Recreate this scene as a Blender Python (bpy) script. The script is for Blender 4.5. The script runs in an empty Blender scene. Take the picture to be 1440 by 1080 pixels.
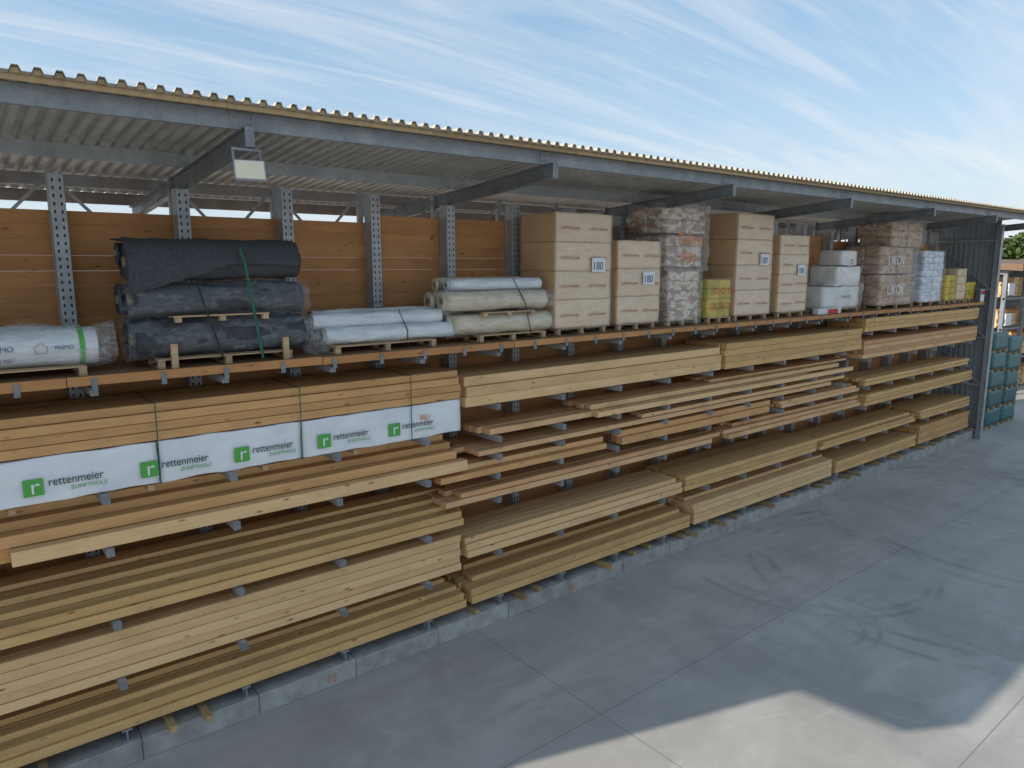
import bpy, math, random
from mathutils import Vector, noise
random.seed(7)
R=random.uniform
scene=bpy.context.scene
COL=scene.collection

# ------------------------------------------------------------ node helpers
class NT:
    def __init__(s,name):
        s.m=bpy.data.materials.new(name); s.m.use_nodes=True
        s.t=s.m.node_tree; s.n=s.t.nodes; s.l=s.t.links
        s.b=s.n['Principled BSDF']; s.out=s.n['Material Output']
    def link(s,a,b): s.l.new(a,b)
    def put(s,sock,v):
        if isinstance(v,bpy.types.NodeSocket): s.l.new(v,sock)
        else: sock.default_value=v
    def math(s,op,a,b=0.0,c=0.0,clamp=False):
        n=s.n.new('ShaderNodeMath'); n.operation=op; n.use_clamp=clamp
        s.put(n.inputs[0],a); s.put(n.inputs[1],b); s.put(n.inputs[2],c); return n.outputs[0]
    def obj(s):
        if not hasattr(s,'_tc'): s._tc=s.n.new('ShaderNodeTexCoord')
        return s._tc.outputs['Object']
    def geo(s):
        if not hasattr(s,'_g'): s._g=s.n.new('ShaderNodeNewGeometry')
        return s._g
    def isl(s): return s.geo().outputs['Random Per Island']
    def mapv(s,v,scale=(1,1,1),loc=(0,0,0),rot=(0,0,0)):
        n=s.n.new('ShaderNodeMapping'); s.l.new(v,n.inputs[0])
        n.inputs['Scale'].default_value=scale; n.inputs['Location'].default_value=loc; n.inputs['Rotation'].default_value=rot
        return n.outputs[0]
    def vadd(s,a,b):
        n=s.n.new('ShaderNodeVectorMath'); n.operation='ADD'; s.put(n.inputs[0],a); s.put(n.inputs[1],b); return n.outputs[0]
    def noise(s,v,scale=5,detail=4,rough=.55,dist=0):
        n=s.n.new('ShaderNodeTexNoise'); s.l.new(v,n.inputs['Vector'])
        n.inputs['Scale'].default_value=scale; n.inputs['Detail'].default_value=detail
        n.inputs['Roughness'].default_value=rough; n.inputs['Distortion'].default_value=dist
        return n.outputs['Fac']
    def voro(s,v,scale=5):
        n=s.n.new('ShaderNodeTexVoronoi'); s.l.new(v,n.inputs['Vector']); n.inputs['Scale'].default_value=scale
        return n
    def ramp(s,f,stops):
        n=s.n.new('ShaderNodeValToRGB'); s.l.new(f,n.inputs[0]); e=n.color_ramp.elements
        while len(e)<len(stops): e.new(.5)
        for i,(p,c) in enumerate(stops):
            e[i].position=p; e[i].color=(*c,1) if len(c)==3 else c
        return n.outputs[0]
    def rng(s,f,a,b,c,d):
        n=s.n.new('ShaderNodeMapRange'); s.l.new(f,n.inputs[0])
        for i,v in enumerate((a,b,c,d)): n.inputs[i+1].default_value=v
        return n.outputs[0]
    def mix(s,f,a,b,mode='MIX'):
        n=s.n.new('ShaderNodeMix'); n.data_type='RGBA'; n.blend_type=mode
        s.put(n.inputs[0],f)
        for i,v in ((6,a),(7,b)):
            if isinstance(v,tuple): v=(*v[:3],1)
            s.put(n.inputs[i],v)
        return n.outputs[2]
    def sep(s,v):
        n=s.n.new('ShaderNodeSeparateXYZ'); s.l.new(v,n.inputs[0]); return n.outputs
    def bump(s,h,strength=.3,dist=.01):
        n=s.n.new('ShaderNodeBump'); s.l.new(h,n.inputs['Height']); n.inputs['Strength'].default_value=strength
        n.inputs['Distance'].default_value=dist; s.l.new(n.outputs[0],s.b.inputs['Normal'])
    def fin(s,col,rough=.7,metal=0,spec=.4):
        s.put(s.b.inputs['Base Color'],col if not isinstance(col,tuple) else (*col[:3],1))
        s.put(s.b.inputs['Roughness'],rough); s.b.inputs['Metallic'].default_value=metal
        s.b.inputs['Specular IOR Level'].default_value=spec
        return s.m

def simple(name,c1,c2=None,scale=4,stretch=(1,1,1),rough=.7,metal=0,bump=.15,bd=.005,isl=0,spec=.4):
    s=NT(name); c2=c2 or tuple(x*.75 for x in c1)
    v=s.mapv(s.obj(),stretch); n=s.noise(v,scale,4,.6)
    c=s.ramp(n,[(.3,c2),(.7,c1)])
    if isl:
        k=s.rng(s.isl(),0,1,1-isl,1+isl*.5)
        n2=s.n.new('ShaderNodeVectorMath'); n2.operation='SCALE'; s.link(c,n2.inputs[0]); s.link(k,n2.inputs['Scale']); c=n2.outputs[0]
    if bump: s.bump(n,bump,bd)
    return s.fin(c,rough,metal,spec)

def wood(name,ca,cb,dark,grey=0.0,knots=1.0,var=.6,grain=.45):
    s=NT(name)
    off=s.n.new('ShaderNodeCombineXYZ'); r=s.isl()
    s.link(s.math('MULTIPLY',r,37.0),off.inputs[0]); s.link(s.math('MULTIPLY',r,91.0),off.inputs[1]); s.link(s.math('MULTIPLY',r,53.0),off.inputs[2])
    p=s.vadd(s.obj(),off.outputs[0])
    g=s.noise(s.mapv(p,(.5,14,14)),3,4,.6,.6)
    base=s.mix(r,ca,cb)
    r2=s.math('FRACT',s.math('MULTIPLY',r,17.31))
    base=s.mix(s.rng(r2,.5,1,0,var),base,dark)
    c=s.mix(s.rng(g,.35,.75,0,grain),base,dark)
    blot=s.noise(s.mapv(p,(.8,2,2)),1.3,3,.6)
    c=s.mix(s.rng(blot,.47,.78,0,.42),c,tuple(x*.62 for x in dark))
    if grey: c=s.mix(s.rng(s.noise(s.mapv(p,(.4,3,3)),2,3),.45,.7,0,grey),c,(.24,.20,.16))
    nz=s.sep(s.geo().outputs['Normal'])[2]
    c=s.mix(s.rng(nz,.6,1.0,0,.30),c,tuple(x*.75 for x in dark))  # upward faces darkened in the colour to mimic dimmer light on stack tops
    vo=s.voro(s.mapv(p,(2.6,7.5,7.5)),1.0)
    rk=s.sep(vo.outputs['Color'])[0]
    k=s.math('MULTIPLY',s.rng(vo.outputs['Distance'],.06,.19,knots,0),s.rng(rk,.3,.8,0,1))
    c=s.mix(k,c,(.17,.07,.025))
    s.bump(g,.25,.004)
    return s.fin(c,.72,0,.25)

W_pine =wood('wood_pine',(.80,.485,.225),(.68,.375,.155),(.44,.215,.078))
W_fresh=wood('wood_fresh',(.90,.61,.335),(.82,.53,.265),(.58,.34,.15),0,.85)
W_yel  =wood('wood_yellow',(.82,.53,.24),(.72,.44,.18),(.48,.27,.10),.15,.9)
W_red  =wood('wood_reddish',(.70,.385,.19),(.80,.50,.26),(.42,.195,.078))
W_wall =wood('wood_wall',(.60,.295,.12),(.52,.25,.097),(.38,.165,.062),0,1.0,.3,.5)
W_deck =wood('wood_deck',(.46,.27,.13),(.38,.22,.11),(.25,.14,.07),.2,.4)
W_pal  =wood('wood_pallet',(.66,.46,.28),(.56,.38,.21),(.36,.25,.14),.25,.3)
W_blk  =wood('wood_sleeper',(.60,.39,.17),(.40,.28,.14),(.26,.17,.08),.3,.3)

def galv(name,c1,c2,metal=.35,rough=.5):
    s=NT(name); v=s.obj()
    n=s.noise(v,3,5,.65); n2=s.noise(v,22,3)
    c=s.mix(s.rng(n,.35,.7,0,1),c1,c2)
    c=s.mix(s.rng(n2,.4,.7,0,.3),c,tuple(x*.75 for x in c2))
    s.bump(n2,.08,.003)
    return s.fin(c,s.rng(n,.3,.7,rough-.1,rough+.12),metal)
M_galv=galv('galvanized_steel',(.44,.455,.465),(.32,.335,.345))
M_galvd=galv('galvanized_dark',(.26,.27,.28),(.17,.18,.19))
M_fascia=galv('galvanized_fascia',(.33,.35,.37),(.235,.255,.275),.3)
M_clad=galv('cladding',(.35,.375,.395),(.27,.295,.315),.2,.5)
def sheetm():
    s=NT('roof_sheet'); v=s.obj(); n=s.noise(v,2.5,5,.65); n2=s.noise(s.mapv(v,(6,.6,1)),3,4,.6)
    up=s.math('GREATER_THAN',s.sep(s.geo().outputs['Normal'])[2],0.0)
    under=s.mix(s.rng(n,.35,.7,0,1),(.52,.505,.465),(.38,.37,.345))
    top=s.mix(s.rng(n,.35,.7,0,1),(.62,.55,.42),(.46,.40,.31))
    c=s.mix(up,under,top); c=s.mix(s.rng(n2,.45,.75,0,.35),c,(.26,.25,.23))
    return s.fin(c,.5,.1)
M_sheet=sheetm()

def perf():
    s=NT('perforated_steel'); v=s.obj(); x,y,z=s.sep(v)
    a=s.math('ADD',x,-1.596+.872+1.744*10); a=s.math('MODULO',a,1.744); a=s.math('ABSOLUTE',s.math('SUBTRACT',a,.872))
    da=s.math('LESS_THAN',s.math('ABSOLUTE',s.math('SUBTRACT',a,.048)),.014)
    zz=s.math('MODULO',s.math('ADD',z,10.0),.115); dz=s.math('LESS_THAN',zz,.05)
    ny=s.sep(s.geo().outputs['Normal'])[1]
    fr=s.math('GREATER_THAN',s.math('ABSOLUTE',ny),.5)
    m=s.math('MULTIPLY',s.math('MULTIPLY',da,dz),fr)
    n=s.noise(v,4,4,.6)
    c=s.mix(s.rng(n,.35,.7,0,1),(.47,.485,.50),(.33,.345,.36))
    c=s.mix(m,c,(.035,.03,.025))
    return s.fin(c,.5,.25)
M_perf=perf()

def concrete():
    s=NT('concrete_slab'); v=s.obj(); x,y,z=s.sep(v)
    n1=s.noise(v,.16,5,.6); n2=s.noise(v,1.7,7,.65,.4); n3=s.noise(v,40,3,.6)
    n4=s.noise(s.mapv(v,(.22,1.1,1),rot=(0,0,.25)),.7,6,.62,.8)
    n5=s.noise(s.mapv(v,(.9,.5,1),rot=(0,0,-.5),loc=(5,3,0)),.35,5,.6,1.2)
    n6=s.noise(s.mapv(v,(.5,.9,1),rot=(0,0,.9),loc=(1,8,0)),.9,6,.65,2.0)
    c=s.ramp(n1,[(.3,(.40,.37,.335)),(.7,(.50,.465,.42))])
    c=s.mix(s.rng(n2,.42,.75,0,.34),c,(.29,.27,.245))
    c=s.mix(s.rng(n4,.48,.66,0,.5),c,(.61,.575,.525))
    c=s.mix(s.rng(n5,.5,.64,0,.45),c,(.30,.28,.26))
    c=s.mix(s.rng(n6,.54,.68,0,.4),c,(.59,.555,.51))
    c=s.mix(s.rng(n3,.4,.8,0,.22),c,(.28,.262,.24))
    def cell(a,o,sp): return s.math('FLOOR',s.math('DIVIDE',s.math('ADD',a,o),sp))
    wn=s.n.new('ShaderNodeTexWhiteNoise'); cb=s.n.new('ShaderNodeCombineXYZ')
    s.link(cell(x,-7.9+72,7.2),cb.inputs[0]); s.link(cell(y,-7.5+84,4.2),cb.inputs[1]); s.link(cb.outputs[0],wn.inputs['Vector'])
    c=s.mix(s.rng(wn.outputs['Value'],0,1,0,.14),c,(.28,.265,.25))
    def joint(a,o,sp,w):
        f=s.math('MODULO',s.math('ADD',a,o+sp/2),sp); f=s.math('ABSOLUTE',s.math('SUBTRACT',f,sp/2)); return s.math('LESS_THAN',f,w)
    j=s.math('MAXIMUM',joint(x,-7.9+720,7.2,.008),joint(y,-7.5+840,4.2,.008))
    c=s.mix(s.math('MULTIPLY',j,.7),c,(.14,.14,.14))
    tot=None
    for cx,cy,r,w in ((13.5,7.0,1.05,.09),(13.6,7.05,1.35,.10),(16.5,8.6,2.6,.12),(16.4,8.7,2.95,.10),(18.5,6.2,4.1,.15),(18.4,6.1,4.6,.14),(24,6,5,.2),(24,6.2,5.6,.2)):
        n=s.n.new('ShaderNodeVectorMath'); n.operation='DISTANCE'; s.link(v,n.inputs[0]); n.inputs[1].default_value=(cx,cy,0)
        d=s.math('ABSOLUTE',s.math('SUBTRACT',n.outputs['Value'],r)); d=s.rng(d,0,w,1,0)
        tot=d if tot is None else s.math('MAXIMUM',tot,d)
    msk=s.rng(s.noise(v,.6,4,.65,.6),.44,.68,0,1)
    c=s.mix(s.math('MULTIPLY',s.math('MULTIPLY',tot,msk),.5),c,(.14,.135,.13))
    sp=s.rng(s.voro(v,.9).outputs['Distance'],.02,.06,.5,0)
    c=s.mix(sp,c,(.22,.21,.20))
    s.bump(n3,.12,.004)
    return s.fin(c,s.rng(n2,.3,.7,.58,.82),0,.3)
M_conc=concrete()
M_plinth=simple('plinth_concrete',(.46,.435,.40),(.28,.265,.245),3,rough=.85,bump=.4,isl=.12)

def film(name,lo,hi,tint=(.75,.78,.80)):
    s=NT(name); n=s.noise(s.mapv(s.obj(),(2,5,5)),2.2,5,.6,1.5)
    s.bump(n,.8,.04); s.fin(tint,.10,0,.9)
    tr=s.n.new('ShaderNodeBsdfTransparent'); mx=s.n.new('ShaderNodeMixShader')
    s.link(s.rng(n,.5,.72,lo,hi),mx.inputs[0]); s.link(tr.outputs[0],mx.inputs[1]); s.link(s.b.outputs[0],mx.inputs[2]); s.link(mx.outputs[0],s.out.inputs[0])
    return s.m
M_film=film('stretch_film',.06,.18)
M_film2=film('stretch_film_dense',.14,.45,(.78,.78,.77))
M_filmd=film('stretch_film_over_felt',.15,.46,(.40,.42,.44))
M_felt=simple('felt_grey',(.085,.088,.094),(.045,.047,.052),30,rough=.95,bump=.6)
M_core=simple('roll_core',(.30,.22,.14),(.2,.15,.1),8)
M_white=simple('white_film',(.80,.80,.80),(.57,.59,.61),2.5,(1,4,4),rough=.35,bump=.6,bd=.03)
M_cream=simple('cream_film',(.78,.68,.49),(.52,.44,.30),3,(1.5,5,5),rough=.35,bump=.6,bd=.02)
M_banner=simple('wrap_white',(.82,.82,.83),(.68,.69,.71),1.6,(1,2,2),rough=.42,bump=.6,bd=.03)
M_green=simple('print_green',(.10,.42,.07),(.09,.36,.06),3,bump=0)
M_dark=simple('print_dark',(.05,.06,.06),(.04,.05,.05),3,bump=0)
M_wht=simple('print_white',(.8,.8,.8),(.75,.75,.75),3,bump=0)
M_pink=simple('print_rust',(.40,.15,.10),(.34,.13,.09),3,bump=0)
M_blue=simple('print_blue',(.03,.08,.22),(.03,.07,.2),3,bump=0)
M_orange=simple('paint_orange',(.80,.24,.08),(.62,.2,.08),9,bump=0)
M_rust=simple('plinth_mark',(.50,.36,.30),(.40,.33,.29),9,bump=0)
M_red=simple('print_red',(.55,.05,.04),(.5,.05,.04),4,bump=0)
M_packF=simple('pack_film',(.80,.62,.44),(.70,.52,.35),2,(1,1,3),rough=.38,bump=.5,bd=.02,isl=.05)
M_packS=simple('pack_fibre',(.68,.43,.21),(.58,.36,.165),3,(1,1,30),rough=.6,bump=.3,isl=.05)
M_yellow=simple('pack_yellow',(.76,.50,.06),(.40,.36,.05),2.5,rough=.4,bump=.4,isl=.2)
M_strap=simple('strap_green',(.03,.16,.09),(.02,.10,.06),6,bump=0)
M_strapb=simple('strap_black',(.03,.03,.03),(.02,.02,.02),6,bump=0)
M_lamp=simple('lamp_glass',(.88,.77,.55),(.84,.73,.52),6,rough=.35,bump=0)
M_tan=simple('eave_filler',(.54,.40,.23),(.38,.28,.16),8,rough=.8,isl=.2)
M_teal=simple('teal_wrap',(.06,.17,.17),(.035,.115,.12),3,(1,1,4),rough=.4,isl=.3)
M_brownroof=simple('brown_roof',(.25,.14,.085),(.2,.11,.07),3)
def bagm(name,base,pr,amt,sc=5,third=None):
    s=NT(name); r=s.isl(); off=s.n.new('ShaderNodeCombineXYZ'); s.link(s.math('MULTIPLY',r,40.0),off.inputs[0]); s.link(s.math('MULTIPLY',r,23.0),off.inputs[2])
    p=s.vadd(s.obj(),off.outputs[0])
    n=s.noise(s.mapv(p,(1.2,1,2.2)),sc,1,.4); n2=s.noise(p,4,3,.5,1)
    c=s.mix(s.rng(n,.5,.53,0,amt),base,pr)
    if third: c=s.mix(s.rng(s.noise(s.mapv(p,(1.5,1,2.5),(9,4,2)),sc*1.3,1,.4),.58,.61,0,.8),c,third)
    c=s.mix(s.rng(n2,.4,.7,0,.2),c,tuple(x*.65 for x in base))
    s.bump(n2,.4,.02); return s.fin(c,.32)
M_bagW=bagm('bag_white_dark',(.74,.66,.54),(.24,.13,.08),.75,3.4,(.55,.27,.12))
M_bagB=bagm('bag_brown',(.50,.28,.14),(.64,.49,.34),.8,2.6,(.22,.12,.07))
M_bagL=bagm('bag_white_blue',(.80,.80,.80),(.20,.33,.55),.5,3)
M_bagP=bagm('bag_plain',(.80,.78,.74),(.62,.60,.55),.5,2)

# ------------------------------------------------------------ mesh accumulator
class M:
    def __init__(s): s.v=[]; s.f=[]; s.mi=[]
    def hexa(s,P,mi=0):
        b=len(s.v); s.v+= [tuple(p) for p in P]
        for q in ((0,3,2,1),(4,5,6,7),(0,1,5,4),(1,2,6,5),(2,3,7,6),(3,0,4,7)):
            s.f.append(tuple(b+i for i in q)); s.mi.append(mi)
        return s
    def box(s,x0,x1,y0,y1,z0,z1,mi=0):
        return s.hexa([(x0,y0,z0),(x1,y0,z0),(x1,y1,z0),(x0,y1,z0),(x0,y0,z1),(x1,y0,z1),(x1,y1,z1),(x0,y1,z1)],mi)
    def beam(s,a,b,w,h,up=(0,0,1),mi=0):
        a=Vector(a);b=Vector(b);d=(b-a).normalized(); u=Vector(up)
        sd=d.cross(u).normalized()*w/2; u=sd.cross(d).normalized()*h/2
        return s.hexa([a-sd-u,a+sd-u,b+sd-u,b-sd-u,a-sd+u,a+sd+u,b+sd+u,b-sd+u],mi)
    def roll(s,x0,x1,y,z,r,mi=0,core=1,wob=.01,seg=28,nl=14,sag=0,seed=0,holes=True):
        b=len(s.v)
        for i in range(nl+1):
            x=x0+(x1-x0)*i/nl
            for j in range(seg):
                a=2*math.pi*j/seg
                rr=r+wob*2*(noise.noise(Vector((x*1.7+seed,math.cos(a)*1.3,math.sin(a)*1.3+seed)))) + wob*.8*noise.noise(Vector((x*7,math.cos(a)*4,math.sin(a)*4+seed)))
                s.v.append((x,y+rr*math.cos(a)*1.02,z+rr*math.sin(a)*(1-sag)))
        for i in range(nl):
            for j in range(seg):
                k=(j+1)%seg
                s.f.append((b+i*seg+j,b+i*seg+k,b+(i+1)*seg+k,b+(i+1)*seg+j)); s.mi.append(mi)
        if holes:
            for e,xe,dr in ((0,x0,-1),(nl,x1,1)):
                rings=[(r*.72,0,mi),(r*.7,.012,mi),(r*.3,.01,mi),(r*.27,.03,core),(r*.2,.03,core),(r*.19,-.08,core)]
                prev=b+e*seg
                for rr,dx,m_ in rings:
                    n=len(s.v)
                    for j in range(seg):
                        a=2*math.pi*j/seg; s.v.append((xe+dr*dx,y+rr*math.cos(a),z+rr*math.sin(a)))
                    for j in range(seg):
                        k=(j+1)%seg
                        q=(prev+j,n+j,n+k,prev+k) if dr>0 else (prev+k,n+k,n+j,prev+j)
                        s.f.append(q); s.mi.append(m_)
                    prev=n
                s.f.append(tuple(prev+j for j in range(seg))); s.mi.append(core)
        return s
    def soft(s,x0,x1,y0,y1,z0,z1,n=8,rnd=.15,amp=.012,seed=0,mi=0,mside=None,freq=3):
        cx,cy,cz=(x0+x1)/2,(y0+y1)/2,(z0+z1)/2; hx,hy,hz=(x1-x0)/2,(y1-y0)/2,(z1-z0)/2
        for ax in range(3):
            for sg in (-1,1):
                b=len(s.v)
                for i in range(n+1):
                    for j in range(n+1):
                        u=-1+2*i/n; w=-1+2*j/n
                        p=[0,0,0]; p[ax]=sg; p[(ax+1)%3]=u; p[(ax+2)%3]=w
                        X,Y,Z=p
                        q=(X*math.sqrt(max(0,1-Y*Y/2-Z*Z/2+Y*Y*Z*Z/3)),Y*math.sqrt(max(0,1-X*X/2-Z*Z/2+X*X*Z*Z/3)),Z*math.sqrt(max(0,1-X*X/2-Y*Y/2+X*X*Y*Y/3)))
                        X,Y,Z=[a*(1-rnd)+c*rnd for a,c in zip((X,Y,Z),q)]
                        P=Vector((cx+X*hx,cy+Y*hy,cz+Z*hz))
                        nv=noise.noise_vector(P*freq+Vector((seed,seed,0)))*amp
                        s.v.append(tuple(P+nv))
                for i in range(n):
                    for j in range(n):
                        a0=b+i*(n+1)+j; q=(a0,a0+n+1,a0+n+2,a0+1)
                        if sg<0: q=q[::-1]
                        s.f.append(q); s.mi.append(mside if (mside is not None and ax==0) else mi)
        return s
    def obj(s,name,mats,parent=None,bevel=0,smooth=False,weld=False):
        me=bpy.data.meshes.new(name); me.from_pydata(s.v,[],s.f)
        if not isinstance(mats,(list,tuple)): mats=[mats]
        for m in mats: me.materials.append(m)
        me.polygons.foreach_set('material_index',s.mi)
        if smooth: me.polygons.foreach_set('use_smooth',[True]*len(s.f))
        me.update()
        o=bpy.data.objects.new(name,me); COL.objects.link(o)
        if weld:
            w=o.modifiers.new('w','WELD'); w.merge_threshold=.0005
        if bevel:
            bv=o.modifiers.new('b','BEVEL'); bv.width=bevel; bv.segments=1; bv.limit_method='ANGLE'
        if parent: o.parent=parent
        return o
def empty(name):
    o=bpy.data.objects.new(name,None); COL.objects.link(o); return o
def text(name,body,x,y,z,size,mat,parent,align='LEFT',rot=(math.pi/2,0,0),sx=1):
    c=bpy.data.curves.new(name,'FONT'); c.body=body; c.size=size; c.extrude=.0008; c.align_x=align
    c.materials.append(mat); o=bpy.data.objects.new(name,c); COL.objects.link(o)
    o.location=(x,y,z); o.rotation_euler=rot; o.scale=(sx,1,1); o.parent=parent; return o

# ------------------------------------------------------------ ground + plinth
g=M(); S=900
g.v=[(-S,-S,0),(S,-S,0),(S,S,0),(-S,S,0)]; g.f=[(0,1,2,3)]; g.mi=[0]
g.obj('ground',M_conc)
XL,XR=-6.95,34.1
p=M(); x=XL
while x<XR-.1:
    x2=min(XR+.2,x+1.744); p.box(x+.004,x2-.004,11.0+R(-.006,.006),13.4,0.0,.35+R(-.004,.004)); x=x2
PL=empty('concrete_plinth'); p.obj('plinth_blocks',M_plinth,PL,.012)
text('plinth_number_a','15',4.68,10.975,.10,.20,M_orange,PL)
text('plinth_number_b','10',10.40,10.975,.10,.20,M_orange,PL)
text('plinth_number_c','5',16.4,10.975,.10,.20,M_orange,PL)
mk=M(); x=-6
while x<33:
    if abs(x-4.8)>.4 and abs(x-10.5)>.4: mk.box(x,x+.018,10.984,10.99,.12+R(0,.06),.23+R(-.05,.04))
    x+=1.14
mk.obj('tick_marks',M_rust,PL)

# ------------------------------------------------------------ rack
PX=[1.596+1.744*k for k in range(-4,19)]
K0=-4
rack=empty('cantilever_rack')
m=M()
for i,x in enumerate(PX):
    k=i+K0; top=8.53 if (k-1)%3==0 else 8.64
    m.box(x-.10,x+.10,12.70,12.726,.35,top)
    m.box(x-.10,x+.10,12.96,12.985,.35,top)
    m.box(x-.095,x-.075,12.726,12.96,.35,top); m.box(x+.075,x+.095,12.726,12.96,.35,top)
m.obj('uprights',M_perf,rack,.004)
arm=M(); cap=M(); base=M()
def levels(k):
    if k<=3: return [5.66,4.15,3.36,2.26,1.345]
    if k<=12: return [5.66,4.58,3.93,3.56,3.16,2.66,1.53]
    return [5.66,5.12,4.23,3.28,2.58,1.5]
for i,x in enumerate(PX):
    k=i+K0
    for z in levels(k):
        e=11.1+R(-.05,.02) if z!=5.66 else 11.1
        if z<4.2 and k<=3: e-=.09
        arm.beam((x,e,z-.06),(x,12.7,z-.08),.10,.115)
        cap.box(x-.053,x+.053,e-.012,e+.002,z-.122,z+.004 if z!=5.66 else z)
        arm.box(x-.12,x+.12,12.66,12.695,z-.2,z+.02)
    base.box(x-.07,x+.07,11.03,12.7,.35,.366); base.box(x-.07,x+.07,11.03,12.7,.53,.546); base.box(x-.008,x+.008,11.04,12.7,.366,.53)
arm.obj('arms',M_galv,rack,.006); cap.obj('arm_caps',M_galvd,rack,.003); base.obj('base_beams',M_galv,rack,.003)
d=M(); x=XL+.2
while x<33.7:
    L=R(2.2,2.7); x2=min(33.85,x+L); y=11.06+R(-.02,.02)
    d.box(x+.004,x2-.004,y,12.62,5.69+R(0,.006),5.81+R(-.004,.004)); x=x2
d.obj('shelf_deck',W_deck,rack,.006)
d=M(); x=XL+.2
while x<33.6:
    x2=min(33.85,x+R(3.2,4.2)); d.box(x+.006,x2-.006,11.015,11.036,5.70+R(-.015,.01),5.815+R(-.01,.012)); x=x2
d.obj('deck_edge_board',W_wall,rack,.003)
cl=M()
for x in PX:
    for o in (0,.872):
        cl.box(x+o-.035,x+o+.035,11.0,11.012,5.64,5.79); cl.box(x+o-.035,x+o+.035,11.0,11.2,5.625,5.64)
cl.obj('deck_clips',M_galvd,rack)
sl=M()
for x in PX:
    for o in (.6,1.15):
        if R(0,1)<.25: continue
        xx=x+o+R(-.15,.15); sl.box(xx-.05,xx+.05,10.95+R(-.22,.1),12.6,.352,.352+R(.08,.12))
sl.obj('timber_sleepers',W_blk,rack,.006)

# ------------------------------------------------------------ timber wall
wl=M(); z=.4
while z<8.35:
    h=.235
    segs=[XL]
    while segs[-1]<XR: segs.append(segs[-1]+3.488)
    for a,b in zip(segs[:-1],segs[1:]):
        top=8.12 if a<6 else 8.27
        if a>16: top=8.2+.1*math.sin(a)
        if z+.05>top: continue
        zz=min(z+h-.0018,top)
        wl.box(a+.004,min(b,XR)-.004,13.0+R(0,.003),13.06,z,zz)
    z+=h
wl.obj('timber_back_wall',W_wall,None,.002)
shed=empty('storage_shed')
ra=-.082
def zr(y): return 9.035+ra*(y-9.6)
RX=[3.36+5.232*j for j in range(-1,7)]
r=M()
for x in RX:
    y0,y1=9.52,16.5
    for dz,hh,ww in ((0,.018,.13),(-.24,.018,.13),(-.12,.23,.012)):
        r.beam((x,y0,zr(y0)+dz-.01),(x,y1,zr(y1)+dz-.01),ww,hh)
    r.box(x-.06,x+.06,9.50,9.515,zr(9.5)-.26,zr(9.5)-.005)
    r.box(x-.09,x+.09,16.2,16.4,.0,zr(16.3)-.26)
r.obj('rafters',M_galvd,shed,.003)
pu=M(); fa=M()
for y,h in ((9.74,.225),(12.3,.20),(14.6,.20),(16.35,.22)):
    z0=zr(y)+.002; q=fa if y<10 else pu
    xl=XL+1.0 if y<10 else XL
    q.box(xl,35.3,y-.004,y+.004,z0,z0+h); q.box(xl,35.3,y+.005,y+.075,z0,z0+.008); q.box(xl,35.3,y+.005,y+.075,z0+h-.008,z0+h)
    for x in RX:
        q.box(x-.16,x+.16,y-.014,y-.006,z0+.02,z0+h-.02)
        for bx in (-.11,-.05,.05,.11):
            for bz in (.06,.15): q.box(x+bx-.012,x+bx+.012,y-.026,y-.015,z0+bz-.012,z0+bz+.012)
pu.obj('purlins',M_galv,shed,.002); fa.obj('fascia_channel',M_fascia,shed,.002)
RD=.058
prof=[(0,0),(.06,0),(.085,RD),(.145,RD),(.17,0)]
xs=[];zs=[]
x=XL-.05
while x<35.35:
    for a,b in prof: xs.append(x+a); zs.append(b)
    x+=.2
ro=M(); Y1=16.75
def y0of(x): return 9.38+max(0,(XL+.85-x))*.6  # unseen left roof corner cut diagonally, added to shape the ground shadow
def zroof(y): return 9.035+.245+ra*(y-9.6)
n=len(xs)
for t in (0,.004):
    b=len(ro.v)
    for a,c in zip(xs,zs): ro.v.append((a,y0of(a),zroof(y0of(a))+c+t))
    for a,c in zip(xs,zs): ro.v.append((a,Y1,zroof(Y1)+c+t))
    for i in range(n-1):
        q=(b+i,b+i+1,b+n+i+1,b+n+i); ro.f.append(q if t else q[::-1]); ro.mi.append(0)
for i in range(n-1):
    ro.f.append((i,i+1,2*n+i+1,2*n+i)); ro.mi.append(0)
ro.obj('corrugated_roof',M_sheet,shed)
fi=M(); x=XL+1.05
while x<35.2:
    fi.box(x+.003,x+2.997,9.5,9.56,zroof(9.5)-.06,zroof(9.5)-.004); x+=3.0
x=XL-.05+1.2
while x<35.2:
    zz=zroof(9.46)-.002
    fi.hexa([(x+.066,9.42,zz),(x+.164,9.42,zz),(x+.164,9.5,zz),(x+.066,9.5,zz),(x+.088,9.42,zz+.05),(x+.142,9.42,zz+.05),(x+.142,9.5,zz+.05),(x+.088,9.5,zz+.05)])
    x+=.2
fi.obj('eave_filler',M_tan,shed)
br=M()
for i,x in enumerate(PX):
    br.beam((x,13.35,8.68),(x-.62,13.35,8.02),.05,.02,(0,1,0)); br.beam((x,13.35,8.68),(x+.62,13.35,8.02),.05,.02,(0,1,0))
    br.box(x-.05,x+.05,13.3,13.4,.35,8.78)
br.box(XL,XR,13.41,13.46,8.0,8.08)
br.obj('wind_braces',M_galv,shed)
def endwall(name,X,y0,y1,ex):
    w=M(); y=y0; pts=[]
    while y<y1:
        for a,b in ((0,0),(.1,0),(.125,.035),(.175,.035)): pts.append((min(y+a,y1),b))
        y+=.2
    for (yy,o) in pts:
        w.v.append((X+o,yy,.0)); w.v.append((X+o,yy,zr(yy)+ex))
    for i in range(len(pts)-1):
        w.f.append((2*i,2*i+1,2*i+3,2*i+2)); w.mi.append(0)
    return w.obj(name,M_clad,shed)
endwall('end_cladding',34.32,10.85,16.5,.2)
endwall('end_cladding_left',-7.02,11.50,16.7,.30)
ec=M()
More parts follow.
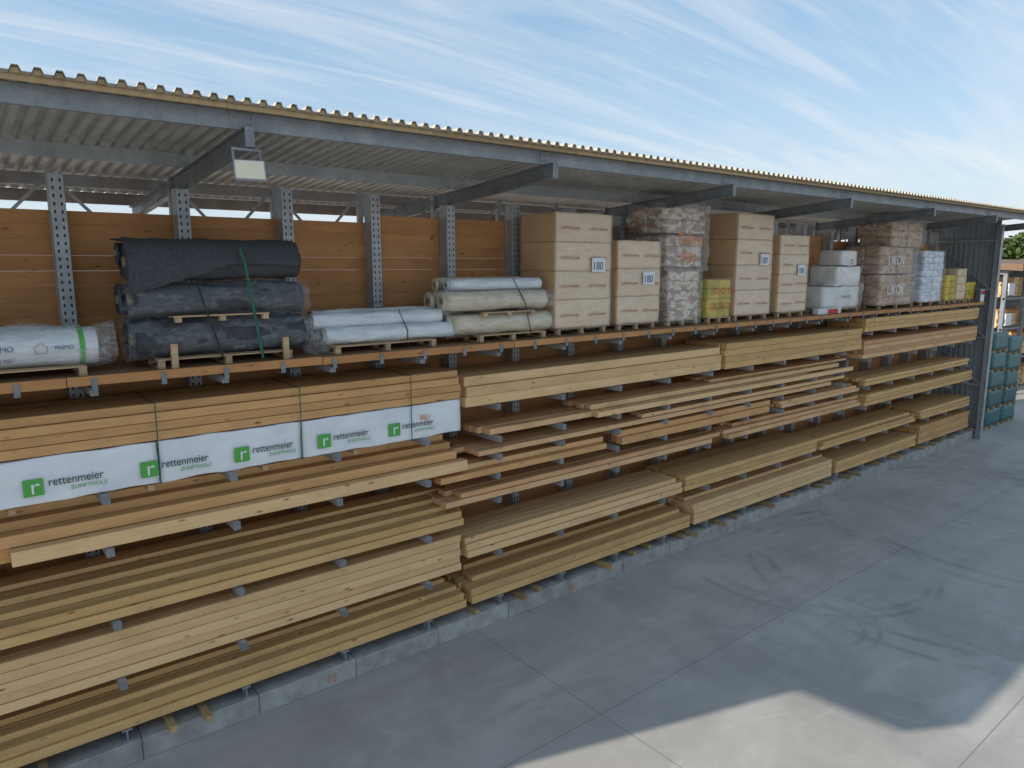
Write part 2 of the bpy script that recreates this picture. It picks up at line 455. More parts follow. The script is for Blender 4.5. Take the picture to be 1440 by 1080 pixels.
for X,yf in ((34.17,10.72),(-6.85,11.6)):
    for yy in (yf,13.3,16.2):
        ec.box(X-.12,X+.12,yy,yy+.02,0,zr(yy)-.002); ec.box(X-.12,X+.12,yy+.18,yy+.2,0,zr(yy)-.02); ec.box(X-.008,X+.008,yy+.02,yy+.18,0,zr(yy)-.02)
    z=.3
    for j in range(4):
        ec.beam((X-.02,yf+.2,z),(X-.02,13.3,z+2.0),.05,.05); z+=2.0
        ec.box(X-.04,X+.04,yf+.21,13.29,z-.04,z+.04)
ec.obj('end_frames',M_galv,shed)
fl=empty('floodlight')
f=M(); 
c=Vector((3.30,9.40,8.49)); 
import mathutils
rot=mathutils.Euler((math.radians(-24),0,math.radians(-12))).to_matrix()
def rb(mm,x0,x1,y0,y1,z0,z1,mi=0):
    P=[(x0,y0,z0),(x1,y0,z0),(x1,y1,z0),(x0,y1,z0),(x0,y0,z1),(x1,y0,z1),(x1,y1,z1),(x0,y1,z1)]
    mm.hexa([c+rot@Vector(q) for q in P],mi)
rb(f,-.19,.19,0,.05,-.14,.14,0); rb(f,-.175,.175,-.006,-.001,-.125,.125,1)
for q in range(7): rb(f,-.15+q*.05,-.14+q*.05,.05,.09,-.1,.1,2)
f.obj('lamp_head',[M_galv,M_lamp,M_galvd],fl,.004)
f=M(); f.beam((3.13,9.47,8.5),(3.13,9.50,8.74),.03,.008); f.beam((3.47,9.45,8.5),(3.47,9.50,8.74),.03,.008); f.box(3.11,3.49,9.48,9.498,8.73,8.76)
f.obj('bracket',M_galvd,fl)

# ------------------------------------------------------------ lumber
def stack(x0,x1,z0,layers,mat,jit=.03,name='lumber_stack'):
    m=M(); z=z0; sk=.006 if jit<.15 else .035
    for L in layers:
        h,yf,n,w=L[:4]; a=x0+(L[4] if len(L)>4 else 0); b=x1+(L[5] if len(L)>5 else 0)
        y=yf
        g0,g1=(R(-sk,sk),R(-sk,sk)) if jit>=.15 else (0,0)
        for i in range(n):
            ja,jb=R(-jit,jit),R(-jit,jit); jy=R(-.006,.006) if i else R(-.016,.016)
            k0,k1=R(-.006,.006)+g0,R(-.006,.006)+g1; zz0=z+.001; zz1=z+h-.004+R(-.004,0)
            if jit>=.15 and i==0: k0-=R(0,.05); k1-=R(0,.05)
            m.hexa([(a+ja,y+jy+k0,zz0),(b+jb,y+jy+k1,zz0),(b+jb,y+w-.006+jy+k1,zz0),(a+ja,y+w-.006+jy+k0,zz0),
                    (a+ja,y+jy+k0,zz1),(b+jb,y+jy+k1,zz1),(b+jb,y+w-.006+jy+k1,zz1),(a+ja,y+w-.006+jy+k0,zz1)]); y+=w
        z+=h
    return m.obj(name,mat,None,.0045)
XS=-6.5
stack(XS,7.66,4.80,[(.135,11.13,7,.19),(.135,11.14,7,.19),(.135,11.13,7,.19),(.13,11.17,6,.2)],W_pine)
stack(XS,7.62,3.37,[(.22,11.32,6,.2),(.17,11.25,6,.2),(.13,11.45,5,.2),(.12,11.65,3,.2)],W_pine)
stack(.48,7.80,3.37,[(.21,11.06,1,.2)],W_fresh,name='timber_beam')
stack(XS,7.70,2.28,[(.14,11.08,7,.19),(.14,11.13,7,.19),(.10,11.35,5,.2,0,-.1),(.10,11.6,4,.2,0,-.3),(.08,11.9,2,.2)],W_yel,.06)
stack(XS,7.62,1.355,[(.145,11.12,7,.19)]*5,W_fresh,.02)
stack(XS,7.68,.56,[(.15,11.06,7,.2),(.15,11.09,7,.2),(.10,11.3,6,.2,0,-.1),(.10,11.55,4,.2,0,-.2),(.09,11.8,3,.18)],W_yel,.05)
stack(7.80,16.0,4.59,[(.2,11.13,7,.19),(.2,11.15,7,.19),(.19,11.2,6,.2)],W_fresh)
stack(16.12,23.6,4.59,[(.17,11.11,7,.19)]*4,W_yel,.02)
stack(23.8,33.6,5.13,[(.15,11.11,7,.19)]*3,W_yel,.02)
stack(23.8,33.6,4.24,[(.15,11.11,7,.19)]*4,W_red,.03)
stack(8.35,20.6,3.94,[(.13,11.27,4,.22)],W_red,.25)
stack(11.35,23.1,3.94,[(.13,11.04,1,.13)],W_fresh,.1,name='timber_beam')
stack(11.5,22.4,4.075,[(.12,11.3,4,.2)],W_fresh,.35)
stack(16.3,23.6,4.20,[(.08,11.5,4,.2)],W_red,.4)
stack(7.95,21.8,3.57,[(.11,11.14,5,.24)],W_red,.22)
stack(12.9,22.9,3.685,[(.10,11.22,3,.2)],W_fresh,.3)
stack(7.25,11.8,3.17,[(.13,11.12,4,.24),(.12,11.3,3,.24)],W_pine,.18)
stack(12.2,18.4,3.17,[(.18,11.08,2,.2),(.14,11.15,4,.2)],W_pine,.1)
stack(18.9,23.6,3.17,[(.12,11.14,5,.22),(.10,11.2,4,.22)],W_red,.2)
stack(7.5,15.6,2.67,[(.12,11.12,4,.26),(.11,11.2,3,.26,.2,.3)],W_red,.25)
stack(16.6,24.0,2.67,[(.12,11.12,5,.24),(.11,11.17,4,.24),(.10,11.3,3,.24)],W_red,.4)
stack(7.8,14.5,1.54,[(.14,11.12,6,.2),(.14,11.14,6,.2),(.12,11.2,5,.2,0,-.1)],W_fresh,.04)
stack(7.85,14.85,.56,[(.16,11.08,7,.19),(.16,11.10,7,.19),(.11,11.35,4,.2,.25,-.1),(.10,11.75,3,.2,.3,-.2)],W_yel,.04)
stack(14.65,21.2,1.54,[(.13,11.12,7,.19)]*3,W_yel,.04)
stack(15.0,22.2,.56,[(.14,11.08,7,.19)]*4+[(.1,11.4,4,.2)],W_fresh,.05)
stack(21.5,28.3,1.51,[(.12,11.12,7,.19)]*2+[(.1,11.3,5,.2)],W_yel,.12)
stack(22.5,28.5,.56,[(.14,11.09,7,.19)]*3,W_yel,.06)
stack(28.75,33.6,.56,[(.14,11.09,7,.19)]*5,W_pine,.06)
stack(28.75,33.5,1.51,[(.12,11.12,7,.19)]*3,W_yel,.2)
stack(24.2,33.6,2.59,[(.13,11.12,7,.19)]*3,W_yel,.08)
stack(24.2,33.0,3.29,[(.12,11.14,5,.2)]*2,W_yel,.2)

wp=empty('wrapped_lumber_pack')
m=M(); segs=[XS,-.6,2.33,4.48,7.66]
for i,(a,b) in enumerate(zip(segs[:-1],segs[1:])):
    m.soft(a+.004,b-.004,11.10,12.45,4.165,4.785,n=30,rnd=.015,amp=.022,seed=i*9,freq=3)
m.obj('wrapping',M_banner,wp,smooth=True,weld=True)
for lx in (-.57,.79,2.16,3.51,4.87,6.2):
    if abs(lx-2.16)<.1: lx=2.19
    lg=M(); zc=4.40
    lg.box(lx-.115,lx+.115,11.068,11.074,zc-.115,zc+.115); lg.obj('logo_square',M_green,wp)
    text('logo_letter','r',lx-.045,11.062,zc-.085,.30,M_wht,wp)
    text('logo_word','rettenmeier',lx+.165,11.074,zc-.01,.165,M_dark,wp,sx=.82)
    text('logo_subtitle','ZUNFTHOLZ',lx+.42,11.074,zc-.10,.075,M_green,wp)
text('spray_mark','W/',6.72,11.07,4.50,.17,M_orange,wp,rot=(math.pi/2,.15,0))
st=M()
for x in (2.33,4.48,6.55,-.6):
    st.box(x-.008,x+.008,11.060,11.066,4.15,5.36); st.box(x-.008,x+.008,11.06,12.5,5.345,5.352)
st.obj('pack_straps',M_strap,wp)
st=M()
for x in (-5,-3.2,-1.4,.5,2.2,3.9,5.5,6.9): st.box(x,x+.09,11.3,12.5,4.012,4.10)
st.obj('spacer_blocks',W_pal,wp,.003)

# ------------------------------------------------------------ shelf goods
def pallet(x0,x1,y0,y1,z,parent):
    m=M(); h=.14
    for i in range(7):
        y=y0+(y1-y0-.09)*i/6
        m.box(x0,x1,y,y+.09,z+h-.022,z+h)
    for xx in (x0,(x0+x1)/2-.05,x1-.1):
        m.box(xx,xx+.1,y0,y1,z+h-.044,z+h-.024)
        m.box(xx,xx+.1,y0,y1,z,z+.02)
        for yy in (y0+.005,(y0+y1)/2-.05,y1-.105): m.box(xx+.002,xx+.098,yy,yy+.1,z+.021,z+h-.045)
    return m.obj('pallet',W_pal,parent,.003)
DZ=5.816
o=empty('membrane_roll_bundle')
pallet(-.9,1.55,11.15,12.3,DZ,o)
m=M(); m.roll(-1.2,1.72,11.48,DZ+.14+.25,.25,wob=.012,seed=1); m.roll(-1.2,1.62,12.03,DZ+.14+.25,.25,wob=.012,seed=5)
m.obj('rolls',[M_white,M_core],o,smooth=True)
m=M(); m.roll(1.50,1.56,11.48,DZ+.39,.262,wob=.004,holes=False,nl=2); m.obj('green_band',M_green,o,smooth=True)
m=M(); m.roll(-1.25,1.95,11.48,DZ+.39,.285,wob=.045,seed=3,nl=50,seg=40,holes=False); m.obj('film_wrap',M_film2,o,smooth=True)
for k,lx in enumerate((-.1,1.05)):
    h=M(); zc=DZ+.42; yy=11.19
    h.beam((lx-.08,yy,zc-.02),(lx,yy,zc+.06),.006,.009,(0,1,0)); h.beam((lx,yy,zc+.06),(lx+.08,yy,zc-.02),.006,.009,(0,1,0))
    h.box(lx-.07,lx-.062,yy-.003,yy+.003,zc-.08,zc-.02);h.box(lx+.062,lx+.07,yy-.003,yy+.003,zc-.08,zc-.02);h.box(lx-.07,lx+.07,yy-.003,yy+.003,zc-.088,zc-.08)
    h.obj('house_logo',M_pink,o); 
text('label','PREMO',.45,11.19,DZ+.38,.095,M_blue,o)
text('label','PREMO',1.2,11.19,DZ+.38,.07,M_blue,o)
text('label','ISO 9001',.52,11.205,DZ+.24,.06,M_dark,o)
sb=M(); sb.roll(.288,.312,11.48,DZ+.39,.275,wob=0,holes=False,nl=1)
sb.obj('strap',M_strapb,o)

o=empty('felt_roll_stack')
pallet(2.45,4.45,11.2,12.45,DZ,o)
m=M()
for (y,z,r,dx,sd) in ((11.52,DZ+.14+.28,.30,0,1),(12.1,DZ+.14+.28,.29,.05,2),(11.53,DZ+.98,.26,.02,3),(12.06,DZ+.98,.25,-.04,4),(11.56,DZ+1.53,.26,.0,5),(12.1,DZ+1.56,.28,.06,6),(11.83,DZ+1.66,.16,-.05,7)):
    m.roll(2.2+dx,4.70+dx,y,z,r,wob=.022,sag=.05,seed=sd*7,nl=26)
m.obj('rolls',[M_felt,M_core],o,smooth=True)
m=M()
m.roll(2.10,4.80,11.52,DZ+.42,.325,wob=.05,sag=.05,seed=8,nl=70,seg=50,holes=False); m.roll(2.12,4.80,11.53,DZ+.97,.285,wob=.045,seed=12,nl=70,seg=50,holes=False)
m.obj('film_wrap',M_filmd,o,smooth=True)
fv=[];ff=[]; nu,nv=30,30
for i in range(nu+1):
    for j in range(nv+1):
        u=i/nu; w=j/nv
        x=2.17+u*2.5
        hang=(.66-.75*u) if u<.6 else (.21+.10*(u-.6))
        d=w*(1.05+hang)
        wr=.03*noise.noise(Vector((x*3,w*5,2)))
        yc=11.56; rr=.30
        if d<.75: y=12.30-d*.98; z=DZ+1.875-.05*abs(math.sin(d*4))
        elif d<.75+rr*1.45:
            a=(d-.75)/rr; y=yc-rr*math.sin(a)+.01; z=DZ+1.55+rr*math.cos(a)
        else:
            y=yc-rr*.995-.01; z=DZ+1.55+rr*math.cos(1.45)-(d-.75-rr*1.45)
        fv.append((x+wr,y-abs(wr)-.012,z+wr*.8))
for i in range(nu):
    for j in range(nv):
        a=i*(nv+1)+j; ff.append((a,a+nv+1,a+nv+2,a+1))
me=bpy.data.meshes.new('felt_flap'); me.from_pydata(fv,[],ff); me.materials.append(M_felt)
me.polygons.foreach_set('use_smooth',[True]*len(ff))
ob=bpy.data.objects.new('felt_flap',me); COL.objects.link(ob); ob.parent=o
sm=ob.modifiers.new('s','SOLIDIFY'); sm.thickness=.012
m=M(); m.box(2.7,4.1,11.17,11.30,DZ+.735,DZ+.757); m.box(2.7,4.1,11.45,11.6,DZ+.72,DZ+.742)
for xx in (2.72,3.35,4.0): m.box(xx,xx+.09,11.18,11.28,DZ+.66,DZ+.734)
for xx in (2.62,4.28): m.box(xx,xx+.09,11.12,11.19,DZ+.002,DZ+.36)
m.obj('spacer_boards',W_pal,o,.003)
s=M(); s.beam((3.75,11.12,DZ+1.5),(3.95,11.14,DZ+.05),.04,.006,(0,1,0)); s.beam((3.7,11.2,DZ+1.75),(3.75,11.12,DZ+1.5),.04,.006,(0,1,0)); s.beam((3.9,11.1,DZ+1.25),(3.72,11.12,DZ+1.12),.035,.006,(0,1,0))
s.obj('strap_green',M_strap,o)
s=M(); s.beam((3.05,11.15,DZ+1.2),(3.35,11.15,DZ+.1),.025,.006,(0,1,0)); s.obj('strap_black',M_strapb,o)

o=empty('white_roll_stack')
pallet(5.2,7.2,11.2,12.2,DZ,o)
m=M(); z=DZ+.14
for y,zz,r,dx in ((11.42,z+.15,.15,.1),(11.74,z+.15,.15,.05),(12.05,z+.15,.15,0),(11.9,z+.42,.15,.1),(11.58,z+.40,.14,-.05)):
    m.roll(4.98+dx,7.55+dx,y,zz,r,wob=.012,seed=y*3,nl=30)
m.obj('rolls',[M_white,M_core],o,smooth=True)
m=M(); m.roll(4.78,5.2,11.5,z+.17,.21,wob=.11,seed=3,nl=16,holes=False); m.obj('film_tail',M_film2,o,smooth=True)
s=M(); s.beam((6.62,11.26,z+.2),(6.55,11.44,z+.56),.02,.006,(1,0,0)); s.box(6.62,6.64,11.262,11.268,z-.1,z+.2); s.obj('strap',M_strapb,o)
o=empty('cream_roll_stack')
pallet(8.2,9.9,11.2,12.3,DZ,o)
m=M(); z=DZ+.14
for y,zz,r in ((11.45,z+.2,.2),(11.9,z+.2,.2)): m.roll(7.62,10.12,y,zz,r,wob=.012,seed=y*5)
for y,zz,r in ((11.45,z+.66,.185),(11.9,z+.66,.19)): m.roll(7.5,10.0,y,zz,r,wob=.012,seed=y*6)
m.roll(7.68,9.8,11.95,z+.98,.13,wob=.005)
m.obj('rolls',[M_cream,M_core],o,smooth=True)
m=M(); m.roll(7.7,10.0,11.58,z+.97,.125,wob=.004); m.obj('white_roll',[M_white,M_core],o,smooth=True)
m=M(); m.roll(7.42,10.16,11.45,z+.66,.215,wob=.03,nl=50,holes=False); m.roll(7.5,10.2,11.45,z+.2,.225,wob=.03,nl=50,holes=False); m.obj('film_wrap',M_film2,o,smooth=True)
m=M(); m.box(8.3,9.6,11.2,11.3,z+.42,z+.44); 
for xx in (8.3,8.9,9.5): m.box(xx,xx+.09,11.2,11.3,z+.36,z+.419)
m.obj('spacer_boards',W_pal,o)
s=M(); s.beam((9.1,11.3,z+1.08),(9.35,11.22,z+.6),.02,.006,(0,1,0)); s.beam((9.35,11.22,z+.6),(9.5,11.2,z-.05),.02,.006,(0,1,0)); s.obj('strap',M_strapb,o)

def pack(x0,x1,y0,y1,ztop,nl,sign=True,seed=0):
    o=empty('insulation_board_pallet'); pallet(x0+.1,x1-.1,y0+.03,y1,DZ,o)
    zb=DZ+.142; h=(ztop-zb)/nl; m=M()
    for i in range(nl):
        dx=R(-.010,.010); dy=R(-.007,.007)
        m.soft(x0+dx,x1+dx,y0+dy,y1+dy,zb+i*h+.001,zb+(i+1)*h-.001,n=16,rnd=.018,amp=.016,seed=seed+i*.15,mi=0,mside=1,freq=2.8)
        zc=zb+i*h+h*.42
        for q in range(2):
            text('label','x GUTEX Thermoflat',x0+.10+q*(x1-x0)*.5,y0-.042,zc+R(-.01,.01),.085,M_pink,o,sx=.75)
    m.obj('boards',[M_packF,M_packS],o,smooth=True,weld=True)
    f=M(); f.soft(x0-.02,x1+.02,y0-.025,y1+.02,zb-.05,ztop+.02,n=30,rnd=.025,amp=.022,seed=seed+50,freq=4); f.obj('film_wrap',M_film,o,smooth=True)
    if sign:
        zc=zb+(ztop-zb)*.56; w=M(); w.box(x1-.66,x1-.26,y0-.060,y0-.056,zc-.17,zc+.13); w.obj('paper_sign',M_wht,o)
        text('sign_number','180',x1-.645,y0-.064,zc-.12,.24,M_blue,o,sx=.9)
    return o
pack(10.26,11.94,11.32,12.5,8.40,4,True,1)
pack(12.15,13.62,11.32,12.45,7.86,3,True,7)
pack(16.75,18.45,11.35,12.5,8.66,4,True,13)
pack(18.8,20.35,11.32,12.5,8.15,4,True,19)

def bags(x0,x1,y0,y1,z0,z1,nl,nc,mat,seed=0,rnd=.12):
    m=M(); h=(z1-z0)/nl
    for i in range(nl):
        ox=R(-.02,.02)
        for c in range(nc):
            for ry in (0,1):
                w=(x1-x0)/nc; a=x0+c*w+ox; ym=(y0+y1)/2
                m.soft(a-.005,a+w+.005,(y0,ym)[ry]+R(-.012,.012),(ym,y1)[ry],z0+i*h-.005,z0+(i+1)*h+.006,n=7,rnd=rnd,amp=.016,seed=seed+i*5+c,freq=4)
    return m
o=empty('wrapped_bag_pallet'); pallet(14.0,15.2,11.35,12.4,DZ,o)
m=M(); zb=DZ+.14
for (a,b,z0,z1,nl) in ((14.0,15.2,zb,zb+1.2,5),(13.9,15.25,zb+1.3,zb+2.05,3),(13.75,15.35,zb+2.12,zb+2.72,2)):
    q=bags(a,b,11.35,12.4,z0,z1,nl,1,M_bagW,a*3,.05); k=len(m.v); m.v+=q.v; m.f+=[tuple(i+k for i in f_) for f_ in q.f]; m.mi+=q.mi
m.obj('bags',M_bagW,o,smooth=True,weld=True)
m=M(); m.box(13.95,15.2,11.33,12.4,zb+1.205,zb+1.225); m.obj('spacer',W_pal,o)
f=M(); f.soft(13.92,15.28,11.30,12.5,zb-.1,zb+1.3,n=34,rnd=.05,amp=.04,seed=3,freq=4); f.soft(13.72,15.42,11.26,12.5,zb+1.2,zb+2.82,n=38,rnd=.05,amp=.05,seed=8,freq=4); f.obj('film_wrap',M_film2,o,smooth=True)
text('handwriting','TWM',14.0,11.17,zb+1.85,.40,M_orange,o,rot=(math.pi/2,.1,0))
text('handwriting','8/24',14.2,11.17,zb+1.45,.32,M_orange,o,rot=(math.pi/2,.06,0))
o=empty('yellow_sack_pallet'); pallet(15.55,16.55,11.3,12.2,DZ,o)
q=bags(15.5,16.5,11.3,12.2,DZ+.14,DZ+1.12,4,2,M_yellow,2); q.obj('sacks',M_yellow,o,smooth=True,weld=True)
f=M(); f.soft(15.46,16.56,11.25,12.25,DZ+.1,DZ+1.18,n=22,rnd=.1,amp=.03,freq=4); f.obj('film_wrap',M_film,o,smooth=True)
for i in range(3): text('print','%',15.6+.32*i,11.215,DZ+.35,.28,M_red,o)
for i in range(3): text('print','O',15.6+.32*i,11.215,DZ+.75,.24,M_red,o)
o=empty('white_box_pallet'); pallet(21.3,23.6,11.3,12.3,DZ,o)
m=M(); m.soft(21.3,23.7,11.35,12.4,DZ+.14,DZ+.82,n=14,rnd=.08,amp=.03,seed=4); m.soft(22.15,23.7,11.35,12.3,DZ+.83,DZ+1.45,n=12,rnd=.08,amp=.03,seed=6); m.soft(22.5,23.5,11.4,12.2,DZ+1.46,DZ+1.95,n=10,rnd=.12,amp=.03,seed=9)
m.obj('boxes',M_bagP,o,smooth=True,weld=True)
text('label','o',22.8,11.28,DZ+1.5,.4,M_red,o); text('label','MURFOR',22.3,11.22,DZ+.45,.14,M_blue,o)
f=M(); f.soft(21.2,23.8,11.25,12.5,DZ+.08,DZ+.95,n=26,rnd=.1,amp=.05,freq=4); f.obj('film_wrap',M_film2,o,smooth=True)
o=empty('sheet_bundle'); m=M()
for i in range(5): m.box(20.75+R(-.1,.1),22.1,11.12,11.29,DZ+.01+i*.035,DZ+.04+i*.035)
m.obj('sheets',M_wht,o,.003); m=M(); m.box(21.3,21.9,11.105,11.115,DZ+.02,DZ+.16); m.obj('label',M_red,o)
o=empty('brown_sack_pallet'); pallet(25.1,27.7,11.3,12.4,DZ,o)
m=M()
for (a,b,z0,z1,nl) in ((25.0,27.6,DZ+.14,DZ+1.15,4),(24.9,27.5,DZ+1.2,DZ+2.1,3),(25.6,28.1,DZ+2.12,DZ+2.95,3)):
    q=bags(a,b,11.32,12.4,z0,z1,nl,2,M_bagB,a*7,.08); k=len(m.v); m.v+=q.v; m.f+=[tuple(i+k for i in f_) for f_ in q.f]; m.mi+=q.mi
m.obj('sacks',M_bagB,o,smooth=True,weld=True)
f=M(); f.soft(24.85,27.7,11.25,12.5,DZ+.1,DZ+2.15,n=30,rnd=.06,amp=.05,freq=3.5); f.soft(25.5,28.2,11.25,12.5,DZ+2.1,DZ+3.0,n=24,rnd=.08,amp=.05,freq=3.5); f.obj('film_wrap',M_film2,o,smooth=True)
text('print','LIKOV',25.2,11.18,DZ+1.5,.46,M_wht,o); text('print','LIKOV',25.3,11.18,DZ+.5,.46,M_wht,o)
o=empty('white_sack_pallet'); pallet(28.4,30.2,11.3,12.3,DZ,o)
q=bags(28.3,30.1,11.3,12.35,DZ+.14,DZ+2.0,8,2,M_bagL,4); q.obj('sacks',M_bagL,o,smooth=True,weld=True)
f=M(); f.soft(28.25,30.2,11.25,12.4,DZ+.1,DZ+2.05,n=24,rnd=.08,amp=.04,freq=4); f.obj('film_wrap',M_film,o,smooth=True)
for i,(a,b,zt,mt) in enumerate(((30.5,31.5,1.1,M_yellow),(31.6,32.5,1.35,M_packF),(32.6,33.5,.8,M_yellow))):
    o=empty('small_box_pallet'); pallet(a,b,11.3,12.2,DZ,o)
    q=bags(a,b,11.3,12.2,DZ+.14,DZ+zt,4,2,mt,i); q.obj('boxes',mt,o,smooth=True,weld=True)
o=empty('danger_sign'); m=M(); m.box(33.35,33.75,11.02,11.03,DZ+.02,DZ+.5); m.box(33.5,33.54,11.031,11.06,DZ-.1,DZ+.02); m.obj('panel',M_wht,o); m=M(); m.box(33.38,33.72,11.01,11.018,DZ+.3,DZ+.47); m.obj('red_field',M_red,o)

# ------------------------------------------------------------ beyond the shed
o=empty('wrapped_panel_stack')
m=M()
for z in range(5):
    m.soft(36.2+R(-.05,.05),38.0,11.25,12.4,.14+z*.86,.14+z*.86+.72,n=5,rnd=.05,amp=.02,seed=z); m.soft(38.2,40.0+R(-.05,.05),11.25,12.4,.14+z*.80,.14+z*.8+.68,n=5,rnd=.05,amp=.02,seed=z+9)
m.obj('panels',M_teal,o,smooth=True,weld=True)
m=M()
for z in range(5):
    for xx in (36.3,37.0,37.8,38.4,39.1,39.8): m.box(xx,xx+.1,11.22,12.4,.001+z*.86 if xx<38.1 else .001+z*.8,.14+z*.86 if xx<38.1 else .14+z*.8)
m.obj('bearers',W_pal,o)
o=empty('storage_building')
m=M(); m.hexa([(45.6,13.2,7.0),(82,13.2,7.0),(82,20.3,7.4),(45.6,20.3,7.4),(45.6,13.2,7.35),(82,13.2,7.35),(82,20.3,7.75),(45.6,20.3,7.75)]); m.obj('roof',M_brownroof,o)
m=M(); m.box(46,81.8,19.8,20,0,7.35); m.obj('rear_wall',M_clad,o)
m=M(); x=46.0
while x<82: m.box(x,x+.2,14,14.2,0,7.02); m.box(x,x+.15,14.2,19.7,6.8,7.0); x+=3.2
for z in (1.9,3.7,5.4): m.box(46,81.8,14.02,14.12,z,z+.12)
m.obj('frame',M_galvd,o)
m=M(); 
for z in (.1,2.05,3.85,5.55):
    x=46.3
    while x<81:
        L=R(1.0,2.6); hh=R(.5,1.25)
        for i in range(int(hh/.12)): m.box(x,x+L,14.3+R(0,.1),16,z+i*.12,z+i*.12+.112)
        x+=L+R(.15,.5)
m.obj('stored_timber',W_fresh,o)
m=M()
for z in (2.05,3.85,5.55):
    x=46.9
    while x<81: m.box(x,x+.9,14.13,14.2,z+.1,z+.75); x+=R(3,6)
m.obj('stored_panels',M_wht,o)

# trees
def leafm():
    s=NT('foliage'); r=s.isl(); c=s.mix(r,(.04,.07,.02),(.11,.15,.045)); return s.fin(c,.8,0,.2)
M_leaf=leafm(); M_bark=simple('bark',(.12,.09,.06),(.07,.05,.035),5)
tl=empty('distant_treeline'); lm=M(); tm=M()
y=-60
while y<130:
    tx=160+R(-12,12); H=R(10.5,15)
    tm.beam((tx,y,0),(tx+R(-.3,.3),y,H*.55),.5,.5,(1,0,0))
    for q in range(4):
        a=R(0,6.28); tm.beam((tx,y,H*.35),(tx+math.cos(a)*2,y+math.sin(a)*2,H*.7),.2,.2,(1,0,0))
    cl_=[(tx+R(-2.6,2.6),y+R(-2.8,2.8),H*R(.3,.85),R(1.3,2.4)) for _ in range(11)]
    for (a,b,c_,rr) in cl_:
        for _ in range(50):
            d=Vector((random.gauss(0,1),random.gauss(0,1),random.gauss(0,1))).normalized()*rr*R(.6,1.05)
            P=Vector((a,b,c_))+d
            u=Vector((R(-1,1),R(-1,1),R(-1,1))).normalized()*R(.25,.5); w=u.cross(Vector((R(-1,1),R(-1,1),R(-1,1)))).normalized()*R(.25,.45)
            k=len(lm.v); lm.v+=[tuple(P-u-w),tuple(P+u-w),tuple(P+u+w),tuple(P-u+w)]; lm.f.append((k,k+1,k+2,k+3)); lm.mi.append(0)
    y+=R(3,5)
lm.obj('foliage',M_leaf,tl); tm.obj('trunks',M_bark,tl)

# ------------------------------------------------------------ light
sd=Vector((-1.975,.62,1.0)).normalized()
el=math.asin(sd.z); az=math.atan2(sd.x,sd.y)
L=bpy.data.lights.new('sun','SUN'); L.energy=5.0; L.angle=math.radians(.5); L.color=(1,.93,.83)
lo=bpy.data.objects.new('sun',L); COL.objects.link(lo); lo.rotation_euler=(-sd).to_track_quat('-Z','Y').to_euler()
w=bpy.data.worlds.new('World'); scene.world=w; w.use_nodes=True; nt=w.node_tree; N=nt.nodes
bg=N['Background']; sky=N.new('ShaderNodeTexSky'); sky.sky_type='NISHITA'; sky.sun_disc=False
sky.sun_elevation=el; sky.sun_rotation=az; sky.altitude=100; sky.air_density=1.0; sky.dust_density=.8; sky.ozone_density=1.0
tc=N.new('ShaderNodeTexCoord'); sp=N.new('ShaderNodeSeparateXYZ'); nt.links.new(tc.outputs['Generated'],sp.inputs[0])
def mth(op,a,b):
    n=N.new('ShaderNodeMath'); n.operation=op
    for i,v in enumerate((a,b)):
        if isinstance(v,bpy.types.NodeSocket): nt.links.new(v,n.inputs[i])
        else: n.inputs[i].default_value=v
    return n.outputs[0]
def wmix(f,a,b):
    n=N.new('ShaderNodeMix'); n.data_type='RGBA'
    for i,v in ((0,f),(6,a),(7,b)):
        if isinstance(v,bpy.types.NodeSocket): nt.links.new(v,n.inputs[i])
        else: n.inputs[i].default_value=v
    return n.outputs[2]
zz=mth('ADD',mth('MAXIMUM',sp.outputs[2],0.0),.12)
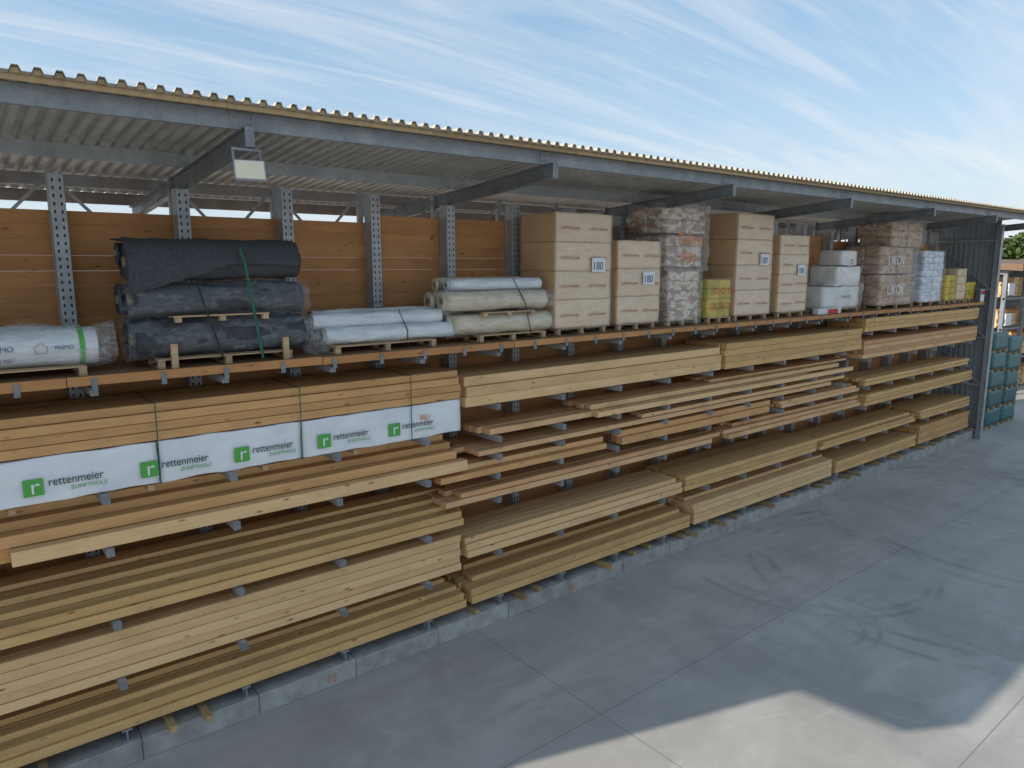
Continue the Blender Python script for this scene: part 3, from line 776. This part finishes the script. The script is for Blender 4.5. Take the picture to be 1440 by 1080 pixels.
cb=N.new('ShaderNodeCombineXYZ'); nt.links.new(mth('DIVIDE',sp.outputs[0],zz),cb.inputs[0]); nt.links.new(mth('DIVIDE',sp.outputs[1],zz),cb.inputs[1])
def cloud(rotz,sc,s,lo_,hi_,amt,loc=(0,0,0)):
    mp=N.new('ShaderNodeMapping'); nt.links.new(cb.outputs[0],mp.inputs[0]); mp.inputs['Rotation'].default_value=(0,0,math.radians(rotz)); mp.inputs['Scale'].default_value=sc; mp.inputs['Location'].default_value=loc
    ns=N.new('ShaderNodeTexNoise'); nt.links.new(mp.outputs[0],ns.inputs['Vector']); ns.inputs['Scale'].default_value=s; ns.inputs['Detail'].default_value=9; ns.inputs['Roughness'].default_value=.62; ns.inputs['Distortion'].default_value=.9
    mr=N.new('ShaderNodeMapRange'); nt.links.new(ns.outputs['Fac'],mr.inputs[0]); mr.inputs[1].default_value=lo_; mr.inputs[2].default_value=hi_; mr.inputs[3].default_value=0; mr.inputs[4].default_value=amt
    return mr.outputs[0]
up=mth('MAXIMUM',sp.outputs[2],0.0)
hz=mth('POWER',mth('SUBTRACT',1.0,up),5.5)
b0=wmix(.5,sky.outputs[0],(2.3,4.3,6.5,1))
base=wmix(mth('MULTIPLY',hz,.88),b0,(5.2,5.8,6.2,1))
c1=wmix(cloud(50,(.3,1.3,1),1.0,.46,.74,.62),base,(6.0,6.2,6.4,1))
c2=wmix(cloud(12,(.25,1.6,1),1.5,.50,.74,.55,(4,2,0)),c1,(6.1,6.3,6.45,1))
c3=wmix(cloud(28,(.18,2.2,1),2.2,.52,.72,.4,(1,7,0)),c2,(6.2,6.35,6.45,1))
nt.links.new(c3,bg.inputs[0]); bg.inputs[1].default_value=.145

cam=bpy.data.cameras.new('camera'); co=bpy.data.objects.new('camera',cam); COL.objects.link(co)
co.location=(0,0,7.3); co.rotation_euler=(math.radians(90-9.39),0,math.radians(-38.76))
cam.sensor_width=36; cam.lens=25.25; cam.clip_end=3000; cam.clip_start=.1
scene.camera=co
scene.view_settings.view_transform='Standard'; scene.view_settings.look='None'; scene.view_settings.exposure=0
